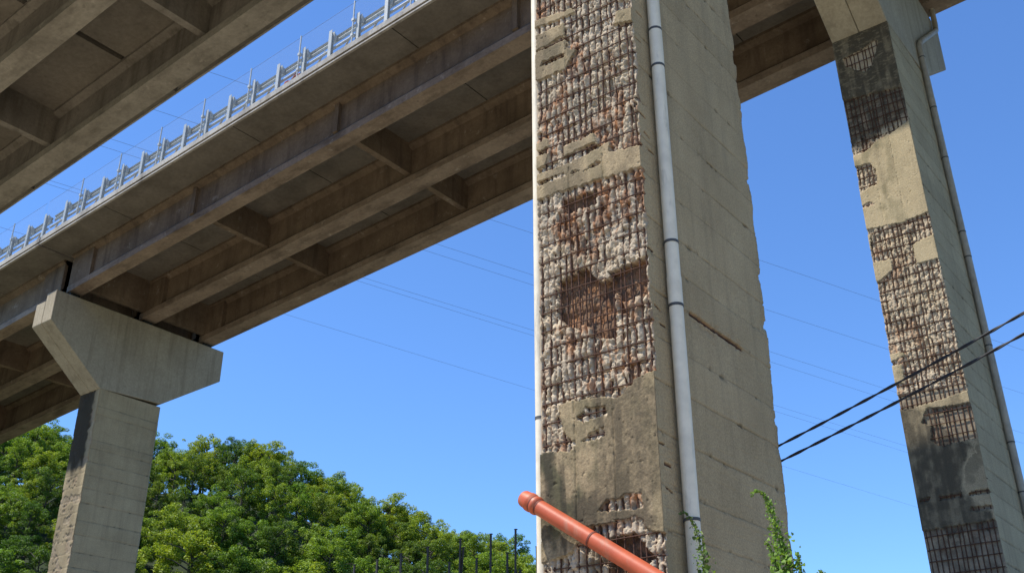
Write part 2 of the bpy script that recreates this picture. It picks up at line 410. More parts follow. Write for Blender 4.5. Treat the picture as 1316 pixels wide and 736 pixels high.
MAIN_SOUND = [
 [(0.01, 11.81), (0.53, 11.78), (0.54, 11.52), (0.33, 11.54), (0.01, 11.53)],
 [(0.01, 11.49), (0.53, 11.47), (0.55, 11.31), (0.72, 11.19), (0.59, 11.07), (0.51, 10.96), (-0.1, 10.98)],
 [(-0.1, 12.12), (0.66, 11.98), (0.71, 11.88), (-0.1, 11.96)],
 [(1.4, 11.52), (1.7, 11.48), (1.7, 11.24), (1.36, 11.32)],
 [(0.45, 9.66), (0.95, 9.68), (1.02, 9.49), (0.45, 9.49)],
 [(-0.1, 9.87), (0.18, 9.93), (0.24, 9.77), (-0.1, 9.76)],
 [(-0.1, 9.69), (0.21, 9.67), (0.13, 9.5), (-0.1, 9.45)],
 [(-0.1, 9.4), (0.54, 9.37), (1.07, 9.42), (1.1, 9.46), (1.2, 9.44), (1.18, 9.28), (1.72, 9.2), (1.72, 8.87), (0.53, 8.97), (-0.1, 8.98)],
 [(1.72, 6.11), (1.36, 6.05), (1.34, 6.0), (1.17, 5.9), (1.09, 5.89), (0.78, 5.96), (0.54, 5.96), (0.49, 5.99), (0.28, 5.97), (0.27, 5.91), (0.33, 5.74), (0.37, 5.58), (0.51, 5.45), (0.46, 5.35), (-0.1, 5.42), (-0.1, 4.08), (0.16, 4.11), (0.35, 4.15), (0.43, 4.14), (0.59, 4.4), (0.68, 4.42), (0.98, 4.42), (1.05, 4.44), (1.31, 4.45), (1.39, 4.39), (1.43, 4.27), (1.72, 4.2)]]
MAIN_CAV = [
 [(0.55, 5.73), (0.68, 5.84), (0.95, 5.81), (0.98, 5.69), (0.63, 5.68)], [(0.62, 5.43), (0.76, 5.53), (0.94, 5.55), (0.95, 5.46), (0.76, 5.43)],
 [(0.81, 4.58), (0.92, 4.69), (1.08, 4.67), (1.21, 4.72), (1.39, 4.69), (1.4, 4.52), (1.09, 4.54)], [(0.31, 11.53), (0.36, 11.58), (0.5, 11.57), (0.5, 11.53)],
 [(0.08, 11.19), (0.13, 11.27), (0.5, 11.25), (0.52, 11.18), (0.18, 11.17)], [(0.56, 9.18), (0.6, 9.22), (0.76, 9.14), (1.0, 9.22), (1.06, 9.17), (0.95, 9.13)],
 [(-0.1, 9.2), (0.03, 9.27), (0.44, 9.24), (0.49, 9.18), (0.24, 9.19)], [(0.5, 9.5), (0.95, 9.55), (1.0, 9.48), (0.5, 9.46)]]
MAIN_DEEP = [
 [(0.29, 7.65), (0.73, 7.73), (0.81, 7.65), (0.92, 7.46), (1.13, 7.47), (1.16, 7.29), (1.12, 6.65), (0.87, 6.71), (0.74, 6.92), (0.45, 6.96), (0.28, 7.14)],
 [(1.1, 7.55), (1.62, 7.6), (1.62, 7.1), (1.2, 7.1)],
 [(0.37, 8.84), (0.96, 8.81), (0.95, 8.59), (0.45, 8.62)], [(0.93, 4.25), (1.26, 4.27), (1.5, 4.0), (1.23, 3.74), (0.91, 3.77)]]
MAIN_BARS = np.array([0.05, 0.16, 0.25, 0.335, 0.425, 0.515, 0.62, 0.72, 0.81, 0.91, 1.02, 1.12, 1.23, 1.31, 1.40, 1.53, 1.605])
MAIN_STIRR = np.array([1.75 + 0.25 * i for i in range(48)]) + np.array([random.uniform(-0.018, 0.018) for _ in range(48)])
RLEAN = 0.013; RZT = 21.8
def unlean(polys): return [[(s - RLEAN * (RZT - z), z) for s, z in p] for p in polys]
RIGHT_SOUND = unlean([
 [(-0.32, 22.4), (1.9, 22.4), (2.07, 19.39), (0.97, 19.57), (0.43, 19.64), (-0.32, 19.78)],
 [(-0.3, 17.79), (0.37, 17.8), (0.51, 17.86), (0.81, 18.05), (1.15, 18.1), (1.39, 18.19), (1.9, 18.4), (1.95, 16.59), (1.95, 15.53), (1.95, 15.45), (1.05, 15.33), (0.55, 15.39), (0.24, 15.43), (0.01, 15.43), (-0.52, 15.3)],
 [(1.19, 14.63), (1.95, 14.8), (1.95, 14.03), (1.19, 14.07)], [(-0.2, 14.45), (0.57, 14.41), (0.58, 14.09), (0.19, 13.86), (-0.2, 14.02)],
 [(-0.1, 15.28), (0.17, 15.26), (0.08, 14.57), (-0.14, 14.59)], [(-0.04, 11.8), (0.46, 11.79), (0.5, 11.68), (-0.06, 11.57)],
 [(-0.08, 11.5), (0.38, 11.49), (0.39, 10.98), (-0.13, 11.01)], [(-0.2, 10.6), (0.24, 10.28), (0.78, 10.34), (2.1, 10.5), (2.1, 7.37), (1.65, 7.34), (-0.2, 7.31)]])
RIGHT_CAV = unlean([
 [(0.22, 21.09), (0.51, 21.13), (0.91, 21.19), (1.17, 21.32), (1.3, 21.23), (1.18, 20.93), (0.98, 20.48), (0.78, 20.36), (0.57, 20.54), (0.25, 20.82)],
 [(-0.16, 17.43), (0.48, 17.41), (0.6, 17.13), (0.57, 16.69), (0.37, 16.69), (-0.1, 16.49)], [(-0.12, 16.1), (0.27, 16.24), (0.4, 16.15), (0.34, 16.1)],
 [(0.61, 9.88), (0.78, 10.22), (1.15, 10.17), (1.95, 10.15), (1.95, 9.61), (1.95, 9.3), (0.92, 9.23), (0.76, 9.41), (0.82, 9.79)],
 [(0.71, 8.05), (1.23, 8.05), (1.22, 7.96), (0.7, 7.96)], [(1.39, 8.06), (1.9, 8.05), (1.9, 7.95), (1.38, 7.96)], [(1.35, 7.69), (1.9, 7.69), (1.9, 7.60), (1.34, 7.60)],
 [(0.24, 8.06), (0.5, 8.07), (0.48, 7.99), (0.23, 7.97)]])
RIGHT_SOOT = unlean([[(-0.3, 22.4), (1.95, 22.4), (1.95, 18.6), (1.3, 18.45), (0.6, 18.2), (-0.3, 17.9)],
 [(-0.1, 10.6), (0.55, 10.3), (0.72, 9.95), (1.3, 9.5), (1.75, 9.1), (1.45, 8.7), (1.3, 8.1), (1.5, 7.8), (1.85, 7.5), (1.85, 7.1), (-0.2, 7.2)]])
RIGHT_BARS = np.array([0.05, 0.17, 0.30, 0.42, 0.53, 0.66, 0.78, 0.86, 1.0, 1.08, 1.21, 1.33, 1.45, 1.58])
RIGHT_STIRR = np.array([3.1 + 0.29 * i for i in range(64)]) + np.array([random.uniform(-0.02, 0.02) for _ in range(64)])

def boards(T, Z, zs, seed, step=0.006, groove=0.010, gw=0.011, pit=0.62):
    zz = np.concatenate([[-9], zs, [99]])
    Zj = Z + 0.012 * (vnoise(T * 5, Z * 0, seed) - 0.5) + 0.03 * (vnoise(T * 0.8, Z * 0, seed + 6) - 0.5)
    k = np.clip(np.searchsorted(zz, Zj) - 1, 0, len(zz) - 2)
    off = (_hash(k, k * 0, seed + 1) - 0.5) * 2 * step
    tone = 0.93 + 0.11 * _hash(k, k * 0 + 3, seed + 2)
    dz = np.minimum(np.abs(Zj - zz[k]), np.abs(zz[k + 1] - Zj))
    wob = gw * (0.5 + 1.1 * vnoise(T * 4, k * 3.7, seed + 3))
    g = np.exp(-(dz / wob) ** 2) * (0.55 + 0.6 * sstep(0.3, 0.7, vnoise(T * 2.2, k * 1.3, seed + 4)))
    p = sstep(pit + 0.06, pit + 0.14, fbm(T * 7, Z * 9, seed + 5, 3)) * sstep(0.07, 0.0, dz)
    d = off + groove * g + 0.014 * p + 0.004 * (fbm(T * 3, Z * 3, seed + 7, 4) - 0.5) + 0.006
    soot_shade = np.clip(0.30 * g + 0.55 * p, 0, 0.8)
    # thin imprint of the single boards inside a lift
    fine = sstep(0.45, 0.5, np.abs(((Zj / 0.145) % 1.0) - 0.5)) * 0.0062
    return d + fine, tone, soot_shade

def tilt_rows(vals): return np.array(vals)
MAIN_BOARDS = np.array([2.0, 2.55, 3.15, 3.7, 4.26, 4.74, 5.37, 6.0, 6.56, 7.18, 7.68, 8.19, 8.82, 9.37, 9.94, 10.55, 11.1, 11.68, 12.26, 12.76, 13.3, 13.9, 14.5, 15.2, 16, 17, 18, 19, 20])

def front_main(Sg, Z):
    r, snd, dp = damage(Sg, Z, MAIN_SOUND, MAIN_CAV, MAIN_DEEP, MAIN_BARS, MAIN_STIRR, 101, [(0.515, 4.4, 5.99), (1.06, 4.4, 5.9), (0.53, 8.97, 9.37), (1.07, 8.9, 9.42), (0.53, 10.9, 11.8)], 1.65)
    r['moss'] = np.where(snd, np.clip(0.85 * sstep(0.40, 0.62, fbm(Sg * 2.5, Z * 1.3, 140, 4)) * sstep(6.2, 5.5, Z) * sstep(1.5, 0.5, Sg) + 0.35 * sstep(0.5, 0.65, fbm(Sg * 5, Z * 2, 141)), 0, 0.9), 0)
    low = sstep(4.9, 4.3, Z)
    r['soot_shade'] = np.clip(0.45 * low * sstep(0.42, 0.62, fbm(Sg * 4, Z * 4, 145)) + np.where(dp, 0.35, 0.0) + np.where(snd, 0.20 + 0.36 * sstep(0.40, 0.62, fbm(Sg * 3, Z * 1.4, 146, 5)) + 0.40 * sstep(0.50, 0.68, fbm(Sg * 9, Z * 0.9, 148, 5)) * sstep(6.4, 5.8, Z) + 0.5 * (fbm(Sg * 26, Z * 26, 147, 3) - 0.42) * sstep(8, 6, Z), 0.0), 0, 0.75)  # deep breaks darkened as painted depth shade; the other terms are grime
    left = sstep(0.75, 0.2, Sg) * np.where(snd, 0, 1)
    r['tone'] = 1 + 0.10 * left * (fbm(Sg * 7, Z * 5, 150) - 0.3)
    r['d'] = np.where(Sg < 0.012, np.clip(r['d'], 0.0, 0.045), r['d'])
    return r
def side_main(T, Z):
    d, tone, soot_shade = boards(T, Z, MAIN_BOARDS, 200)
    n = fbm(T * 12, Z * 12, 210, 3) - 0.5
    slot = (np.abs(Z - (7.19 - 0.014 * (T - 1.06)) - 0.03 * n) < 0.028 + 0.03 * np.clip(n, 0, 1)) & (T > 1.0) & (T < 2.5)
    halo = np.exp(-((Z - 7.16) / 0.12) ** 2) * sstep(0.9, 1.2, T) * sstep(2.7, 2.4, T)
    d = d + np.where(slot, 0.038, 0) + 0.014 * halo * sstep(0.0, 0.14, n)
    rust_shade = np.where(slot, 0.75, 0.22 * halo * sstep(0.0, 0.2, n))
    k = np.argmin(np.abs(Z[..., None] - MAIN_STIRR[None, None, :]), -1)
    near = np.abs(Z - MAIN_STIRR[k] + 0.25 * np.clip(T - 0.08, 0, 1) * (_hash(k, k * 0, 9) > 0.5)) < 0.013
    ln = 0.08 + 0.24 * _hash(k, k * 0 + 1, 9)
    cut = near & (T < ln) & (T > ln - 0.16) & (_hash(k, k * 0 + 2, 9) > 0.68)
    d = d + np.where(cut, 0.026, 0); rust_shade = np.maximum(rust_shade, np.where(cut, 0.7, 0)); soot_shade = np.where(cut, 0.55, soot_shade)
    edge = sstep(3.43 - 0.35, 3.43, T)
    rag = fbm(Z * 2.3, T * 1.5, 220, 3)
    chip = sstep(0.60, 0.66, fbm(Z * 3.3, T * 2.5, 225, 4)); e2 = sstep(3.43 - 0.12, 3.43, T)
    d = d + edge * 0.02 * sstep(0.42, 0.72, rag) + e2 * chip * (0.022 + 0.03 * (facets(T * 14, Z * 9, 227) - 0.5))
    back = e2 * (0.03 * sstep(0.40, 0.7, fbm(Z * 1.1, T * 0 + 3, 221, 3)) + 0.022 * chip + 0.010 * vnoise(Z * 30, T * 0, 226) + 0.012 * vnoise(Z * 7, T * 0, 228))
    streak = sstep(0.55, 0.75, fbm(T * 5, Z * 0.35, 222, 4))
    soot_shade = np.clip(soot_shade + 0.04 * streak, 0, 1)
    return dict(d=d, tone=tone, soot_shade=soot_shade, rust_shade=rust_shade, back=back)

def front_right(Sg, Z):
    r, snd, dp = damage(Sg, Z, RIGHT_SOUND, RIGHT_CAV, [], RIGHT_BARS, RIGHT_STIRR, 301, [(1.05, 15.3, 18.1), (0.5, 15.4, 16.6)], 1.65, 0.03)
    flat = ((Z < 10.7) | (Z > 18.35)) & ~snd
    r['d'] = np.where(flat, np.clip(0.062 + 0.02 * (fbm(Sg * 8, Z * 8, 330) - 0.5), 0.05, 0.1), r['d'])
    sof = np.zeros(Z.shape)
    for q in range(6):
        Sw = Sg + 0.30 * (fbm(Sg * 4 + q * 0.35, Z * 1.5, 331, 4) - 0.5) + 0.05 * (q - 2.5) * 0.5; Zw = Z + 0.7 * (fbm(Sg * 5, Z * 1.3 + q * 0.3, 332, 4) - 0.5)
        m_ = np.zeros(Z.shape, bool)
        for p in RIGHT_SOOT: m_ |= inpoly(Sw, Zw, p)
        sof = sof + m_ / 6.0
    so = sof > 0.5
    pat = 0.6 * fbm(Sg * 8, Z * 1.3, 333, 5) + 0.4 * fbm(Sg * 6, Z * 6, 335, 4)
    hole = inpoly(Sg, Z, RIGHT_CAV[0])
    r['soot_shade'] = np.where((sof > 0) & ~hole, sof * np.clip(0.86 - 0.32 * sstep(0.42, 0.75, pat) - 0.22 * sstep(0.6, 0.7, fbm(Sg * 9, Z * 26, 336, 3)) * sstep(12, 14, Z), 0.05, 0.9), 0.12 * sstep(0.5, 0.7, pat) + np.where(Z < 10.5, 0.22 + 0.3 * sstep(0.45, 0.65, fbm(Sg * 3, Z * 3, 338, 4)), 0))
    r['rust_shade'] = np.where(flat, 0.25 * sstep(0.5, 0.7, pat), r['rust_shade'] * 0.7)
    r['moss'] = np.where(snd & ~so, 0.45 * sstep(0.44, 0.62, fbm(Sg * 3, Z * 1.6, 334, 4)) * sstep(1.3, 0.7, Sg), 0)
    r['tone'] = np.where(flat & ~so, 0.75, 1.0) + 0 * Sg
    return r
RB = np.arange(2.0, 22, 0.55)
def side_right(T, Z):
    d, tone, soot_shade = boards(T, Z, RB, 400, 0.008, 0.016, 0.018)
    edge = sstep(0.25, 0.0, T)
    d = d + edge * 0.05 * sstep(0.5, 0.75, fbm(Z * 3, T * 2, 410))
    soot_shade = np.clip(soot_shade + 0.25 * sstep(20.5, 22, Z + 1.2 * (fbm(T * 2, Z * 0.5, 411) - 0.5) - 1.5 * T), 0, 1)
    return dict(d=d, tone=tone, soot_shade=soot_shade)
LB = np.array([6.5, 7.1, 7.75, 8.4, 9.05, 9.7, 10.35, 11.0, 11.68, 12.45, 13.1, 13.9, 14.58, 15.2, 15.84, 16.48, 16.89, 18.13, 18.54])
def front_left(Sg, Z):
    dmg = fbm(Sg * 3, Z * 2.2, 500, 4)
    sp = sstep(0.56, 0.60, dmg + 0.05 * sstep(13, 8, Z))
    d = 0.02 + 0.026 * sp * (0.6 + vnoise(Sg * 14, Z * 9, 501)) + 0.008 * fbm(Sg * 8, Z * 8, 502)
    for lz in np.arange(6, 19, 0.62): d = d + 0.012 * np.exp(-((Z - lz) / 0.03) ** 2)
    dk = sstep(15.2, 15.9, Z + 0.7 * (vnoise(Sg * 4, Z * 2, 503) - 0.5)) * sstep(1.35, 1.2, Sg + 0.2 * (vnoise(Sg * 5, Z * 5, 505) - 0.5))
    return dict(d=d, spall=sp * 0.7, rust_shade=0.2 * sp * vnoise(Sg * 3, Z * 2, 504), soot_shade=np.clip(0.85 * dk, 0, 1), tone=0.50 + 0.28 * vnoise(Sg * 2.5, Z * 0.4, 506) + 0.15 * sstep(0.75, 0.95, Sg / 1.65))
def side_left(T, Z):
    d, tone, soot_shade = boards(T, Z, LB, 600, 0.010, 0.022, 0.02, 0.66)
    st = sstep(0.5, 0.72, fbm(T * 2.2, Z * 0.3, 610, 4))
    return dict(d=d, tone=tone * (1 - 0.05 * st), soot_shade=np.clip(soot_shade + 0.06 * sstep(0.5, 0.7, fbm(T * 1.2, Z * 2, 611)), 0, 1))

def add_cap(root, x0, x1, yo, zt, step=0.4):
    """hammerhead: polygon in (y, z) over the pier's thickness, far half a step lower"""
    def poly(dz): return [(yo + 25.43, zt - 4.10), (yo + 22.35, zt - 1.56), (yo + 22.35, zt + dz), (yo + 32.2, zt + dz), (yo + 32.2, zt - 1.70), (yo + 28.86, zt - 3.93)]
    b = MB(); xm = (x0 + x1) / 2
    b.prism(poly(0), xm, x1); 
    b.prism(poly(-step), x0, xm - 0.012)
    o = b.build('cap', M_CAP, root, 0.035)
    return o
def add_bearings(root, x0, x1, yo, zt, step):
    for yc in (23.4, 27.53, 31.25):
        for xa, z in ((x1 - 0.42, zt), (x0 + 0.42, zt - step)):
            b = MB(); b.box(xa - 0.22, xa + 0.22, yo + yc - 0.25, yo + yc + 0.25, z + 0.002, z + 0.20); b.build('bearing', M_DARKSTEEL, root)

def rebar(root, x0, y0, bars, stirr, z0, z1, wd, L, rv, rs, lean, zt, seed):
    rnd = random.Random(seed)
    for s in bars:
        pts = []; z = z0; ph = rnd.uniform(0, 6); dv = rnd.uniform(0.036, 0.058)
        while z <= z1:
            pts.append((x0 + s + lean * (zt - z) + 0.012 * math.sin(z * 1.3 + ph) + 0.006 * math.sin(z * 4.1 + 2 * ph) + rnd.uniform(-0.003, 0.003), y0 + dv + 0.006 * math.sin(z * 2.1 + ph * 2), z)); z += 0.2
        b = MB(); b.tube(pts, rv, 6); b.build('vertical_rebar', M_RUST, root)
    for z in stirr:
        if z < z0 + 0.1 or z > z1 - 0.1: continue
        ox = lean * (zt - z); tl = rnd.uniform(-0.012, 0.012); sg = rnd.uniform(-0.01, 0.01)
        pts = [(x0 + ox + 0.03, y0 + 0.55, z)]
        for i in range(13):
            u = i / 12
            pts.append((x0 + ox + 0.03 + u * (wd - 0.055), y0 + 0.021 + 0.012 * abs(2 * u - 1) ** 10 + 0.003 * math.sin(u * 9 + z * 5), z + tl * (u - 0.5) * 2 + sg * math.sin(u * 3.1) + rnd.uniform(-0.003, 0.003)))
        pts.append((x0 + ox + wd - 0.022, y0 + 0.5, z + tl))
        b = MB(); b.tube(pts, rs, 6); b.build('stirrup_rebar', M_RUST, root)

GA = lambda x: 23.75 + 0.0625 * (x + 44.6)
GB = lambda x: 22.95 + 0.070 * (x + 37.9)
YB = -15.38

p = empty('bridge_pier', 'broad crumbling concrete pier with rusty rebar, white drainpipe and orange pipe across its foot', 'bridge pier', 'concrete viaduct piers', (-6.46, 11.7, 0))
def under(o, root):          # parent keeping world placement
    o.parent = root; o.matrix_parent_inverse = Matrix.Translation(root.location).inverted()
    return o
class Root:                  # parts are modelled in world coordinates
    pass
def adopt(root):
    inv = Matrix.Translation(root.location).inverted()
    for c in bpy.data.objects:
        if c.parent is root: c.matrix_parent_inverse = inv

ZT_B = GB(-6.6) - 0.22
zs = np.concatenate([np.arange(-0.5, 3.0, 0.25), np.arange(3.0, 13.9, 0.0115), np.arange(14, ZT_B - 4.0, 0.35)])
sx = np.linspace(0, 1, 151); ty = np.concatenate([np.linspace(0, 0.12, 34), np.linspace(0.12, 0.88, 92)[1:], np.linspace(0.88, 1, 16)[1:]])
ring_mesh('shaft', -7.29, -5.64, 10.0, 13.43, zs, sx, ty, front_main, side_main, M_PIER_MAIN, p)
add_cap(p, -7.29, -5.64, YB - 0.05, ZT_B, 0.1); add_bearings(p, -7.29, -5.64, YB - 0.05, ZT_B, 0.1)
rebar(p, -7.29, 10.0, MAIN_BARS, MAIN_STIRR, 2.6, 13.6, 1.65, 3.43, 0.0105, 0.0075, 0, 0, 1)
b = MB(); b.tube([(-5.668, 11.03, 7.19), (-5.672, 11.6, 7.18), (-5.667, 12.2, 7.175), (-5.672, 12.53, 7.168)], 0.011, 6); b.build('side_rebar', M_RUST, p)
adopt(p)

p = empty('bridge_pier', 'tall black-stained concrete pier with rebar grid and grey pipe, crossed by two cables', 'bridge pier', 'concrete viaduct piers', (-6.8, 27.1, 0))
ZT_R = GA(-6.8) - 0.24
zs = np.concatenate([np.arange(-0.5, 5.0, 0.3), np.arange(5.0, ZT_R - 4.08, 0.0175)])
ring_mesh('shaft', -7.64, -5.99, 25.43, 28.86, zs, np.linspace(0, 1, 101), np.linspace(0, 1, 46), front_right, side_right, M_PIER_FAR, p, RLEAN, RZT)
add_cap(p, -7.64, -5.99, 0, ZT_R, 0.1); add_bearings(p, -7.64, -5.99, 0, ZT_R, 0.1)
rebar(p, -7.64, 25.43, RIGHT_BARS, RIGHT_STIRR, 4.8, 21.6, 1.65, 3.43, 0.014, 0.011, RLEAN, RZT, 2)
adopt(p)

p = empty('bridge_pier', 'slender concrete pier with hammerhead cap rising in front of the wooded hill', 'bridge pier', 'concrete viaduct piers', (-45.4, 27.1, 0))
zs = np.concatenate([np.arange(-0.5, 8.0, 0.4), np.arange(8.0, 19.44, 0.035)])
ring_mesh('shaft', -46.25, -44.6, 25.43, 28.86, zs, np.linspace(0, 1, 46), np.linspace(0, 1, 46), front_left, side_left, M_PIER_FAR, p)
add_cap(p, -46.25, -44.6, 0, 23.5, 0.38); add_bearings(p, -46.25, -44.6, 0, 23.5, 0.38)
adopt(p)

# ------------------------------------------------------------------ decks
def girder_prof(yc, hw, web=0.15):
    return [(yc - hw, 0), (yc + hw, 0), (yc + hw, 0.30), (yc + web, 0.56), (yc + web, 1.78), (yc + 0.42, 1.92), (yc + 0.42, 2.06), (yc - 0.42, 2.06), (yc - 0.42, 1.92), (yc - web, 1.78), (yc - web, 0.56), (yc - hw, 0.30)]
def deck(label, xa, xb, yo, gz, group, slot=None, y_near=21.4, y_far=33.3, d1=9.75, dd=8.97):
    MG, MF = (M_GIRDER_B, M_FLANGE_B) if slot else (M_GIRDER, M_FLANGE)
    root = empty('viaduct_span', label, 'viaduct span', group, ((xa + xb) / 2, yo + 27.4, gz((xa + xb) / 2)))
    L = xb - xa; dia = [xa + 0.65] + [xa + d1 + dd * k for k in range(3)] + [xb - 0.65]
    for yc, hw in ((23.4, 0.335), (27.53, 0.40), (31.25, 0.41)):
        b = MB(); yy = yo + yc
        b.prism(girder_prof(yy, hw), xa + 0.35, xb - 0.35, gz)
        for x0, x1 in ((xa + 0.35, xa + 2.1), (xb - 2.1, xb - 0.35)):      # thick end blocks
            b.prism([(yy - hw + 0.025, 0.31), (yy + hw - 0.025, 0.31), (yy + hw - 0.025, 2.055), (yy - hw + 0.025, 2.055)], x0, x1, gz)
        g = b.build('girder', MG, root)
        b = MB(); b.prism([(yy - hw - 0.004, -0.006), (yy + hw + 0.004, -0.006), (yy + hw + 0.004, 0.305), (yy + hw - 0.03, 0.318), (yy - hw + 0.03, 0.318), (yy - hw - 0.004, 0.305)], xa + 0.34, xb - 0.34, gz)
        b.build('bottom_flange', MF, g)
        for k in (1, 2, 3):
            xc = dia[k]
            for sgn in (-1, 1):
                if (yc < 24 and sgn > 0) or (yc > 31 and sgn < 0) or 26 < yc < 29: continue
                b = MB(); ya, yb = sorted((yy + sgn * 0.148, yy + sgn * 0.31))
                b.prism([(ya, 0.50), (yb, 0.42), (yb, 1.93), (ya, 1.93)], xc - 0.12, xc + 0.12, gz); b.build('stiffener', MG, g)
    for k in range(5):
        xc = dia[k]
        for y0, y1 in ((23.4, 27.53), (27.53, 31.25)):
            b = MB(); lo = 0.60 if 0 < k < 4 else 0.34
            b.prism([(yo + y0 + 0.14, lo), (yo + y1 - 0.14, lo), (yo + y1 - 0.14, 2.07), (yo + y0 + 0.14, 2.07)], xc - 0.14, xc + 0.14, gz)
            b.build('diaphragm', MG, root)
    # soffit made of precast plates with open joints, topping above
    b = MB(); cuts = [xa + 0.05] + [(dia[k] + dia[k + 1]) / 2 for k in range(4)] + [xb - 0.05]
    for k in range(5):
        ga = slot or 0.05
        b.prism([(yo + y_near + 0.10, 2.05), (yo + y_far - 0.10, 2.05), (yo + y_far - 0.10, 2.13), (yo + y_near + 0.10, 2.13)], cuts[k] + (ga / 2 if k else 0), cuts[k + 1] - (ga / 2 if k < 4 else 0), gz)
    b.build('soffit_plates', M_SLAB, root)
    b = MB(); cc = cuts if (slot or 0) > 0.1 else [cuts[0], cuts[-1]]; m_ = len(cc) - 1
    for k in range(m_):
        b.prism([(yo + y_near + 0.08, 2.135), (yo + y_far - 0.08, 2.135), (yo + y_far - 0.08, 2.36), (yo + y_near + 0.08, 2.36)], cc[k] + (slot / 2 if k else 0), cc[k + 1] - (slot / 2 if k < m_ - 1 else 0), gz)
    b.build('slab', M_SLAB, root)
    b = MB(); b.prism([(yo + y_near + 0.6, 2.364), (yo + y_far - 0.6, 2.364), (yo + y_far - 0.6, 2.42), (yo + y_near + 0.6, 2.42)], xa + 0.05, xb - 0.05, gz); b.build('road_surface', M_ROAD, root)
    for s0, s1 in ((y_near, y_near + 0.58), (y_far - 0.58, y_far)):
        sg = 1 if s0 == y_near else -1; e = yo + (s0 if sg > 0 else s1)
        b = MB()
        nseg = 26; xs = np.linspace(xa + 0.04, xb - 0.04, nseg + 1)
        for i in range(nseg):
            b.prism([(e, 2.24), (e + sg * 0.05, 2.24), (e + sg * 0.06, 2.37), (e + sg * 0.58, 2.37), (e + sg * 0.58, 2.50), (e + sg * 0.02, 2.50), (e, 2.48)][::sg], xs[i], xs[i + 1] - 0.006, lambda x: gz(x) + 0.0)
        b.build('kerb', M_KERB, root)
        if slot and sg < 0:
            b = MB(); b.prism([(e - 0.10, 2.503), (e - 0.52, 2.503), (e - 0.40, 2.80), (e - 0.36, 3.60), (e - 0.16, 3.60), (e - 0.12, 2.80)], xa + 0.04, xb - 0.04, gz); b.build('added_shadow_barrier', M_KERB, root)  # unseen barrier, added to raise this deck's shadow on the stained pier
        b = MB(); b.prism([(e + sg * 0.0, 2.06), (e + sg * 0.09, 2.04), (e + sg * 0.09, 2.13), (e + sg * 0.0, 2.13)][::sg], xa + 0.04, xb - 0.04, gz); b.build('drip_edge', M_KERB, root)
    adopt(root); 
    for o in root.children:
        for c in o.children: c.matrix_parent_inverse = Matrix()
    return root
GRP = 'spans of the twin viaduct'
deck('long viaduct span with guardrail, between the slender pier and the damaged piers', -45.4, -6.8, 0, GA, GRP)
deck('viaduct span running off the left edge behind the hammerhead cap', -84, -45.4, 0, GA, GRP)
deck('viaduct span crossing the top right corner beyond the stained pier', -6.8, 31.8, 0, GA, GRP)
deck('viaduct span seen from below in the upper left corner, nearest overhead', -45.0, -6.4, YB, GB, GRP, slot=0.24, d1=10.85, dd=9.1)
deck('viaduct span over the broad pier heading right, mostly out of view', -6.4, 32.2, YB, GB, GRP, slot=0.05)

# ------------------------------------------------------------------ guardrail and net on the far deck
def guardrail(label, xa, xb, yo, gz, ya=21.4, first=0.0):
    root = empty('guardrail', label, 'guardrail', 'guardrails on the viaduct edges', (xa, yo + ya, gz(xa) + 2.5))
    y = yo + ya + 0.12
    x = first
    while x > xa: x -= 1.515
    while x < xa: x += 1.515
    zt = lambda q: gz(q) + 2.5
    while x < xb:
        z = zt(x)
        b = MB()      # H post with a web and two flanges, spacer bracket towards the road
        b.box(x - 0.085, x + 0.085, y, y + 0.014, z, z + 1.40); b.box(x - 0.085, x + 0.085, y + 0.125, y + 0.139, z, z + 1.40); b.box(x - 0.005, x + 0.005, y + 0.0145, y + 0.1245, z, z + 1.355)
        b.box(x - 0.16, x + 0.16, y - 0.05, y + 0.22, z + 0.002, z + 0.03)
        b.prism([(y + 0.14, z + 1.38), (y + 0.14, z + 0.98), (y + 0.29, z + 1.06), (y + 0.29, z + 1.30)], x - 0.06, x + 0.06)
        po = b.build('post', M_STEEL, root)
        b = MB(); b.tube([(x + 0.05, y + 0.36, z + 0.06), (x + 0.95, y + 0.30, z + 0.95)], 0.036, 6); b.build('brace', M_STEEL, root)
        x += 1.515
    def rail(name, yy, h, hh, th):
        b = MB(); nseg = 4
        prof = [(yy, h), (yy + th, h + hh * 0.18), (yy + th * 0.35, h + hh * 0.5), (yy + th, h + hh * 0.82), (yy, h + hh), (yy - 0.012, h + hh), (yy + th - 0.014, h + hh * 0.82), (yy + th * 0.35 - 0.014, h + hh * 0.5), (yy + th - 0.014, h + hh * 0.18), (yy - 0.012, h)]
        b.prism(prof, xa, xb, zt); b.build(name, M_STEEL, root)
    rail('top_rail', y + 0.30, 0.98, 0.32, 0.08)
    b = MB(); b.tube([(xa, y + 0.2, zt(xa) + 0.62), (xb, y + 0.2, zt(xb) + 0.62)], 0.055, 8); b.build('tube_rail', M_STEEL, root)
    adopt(root)
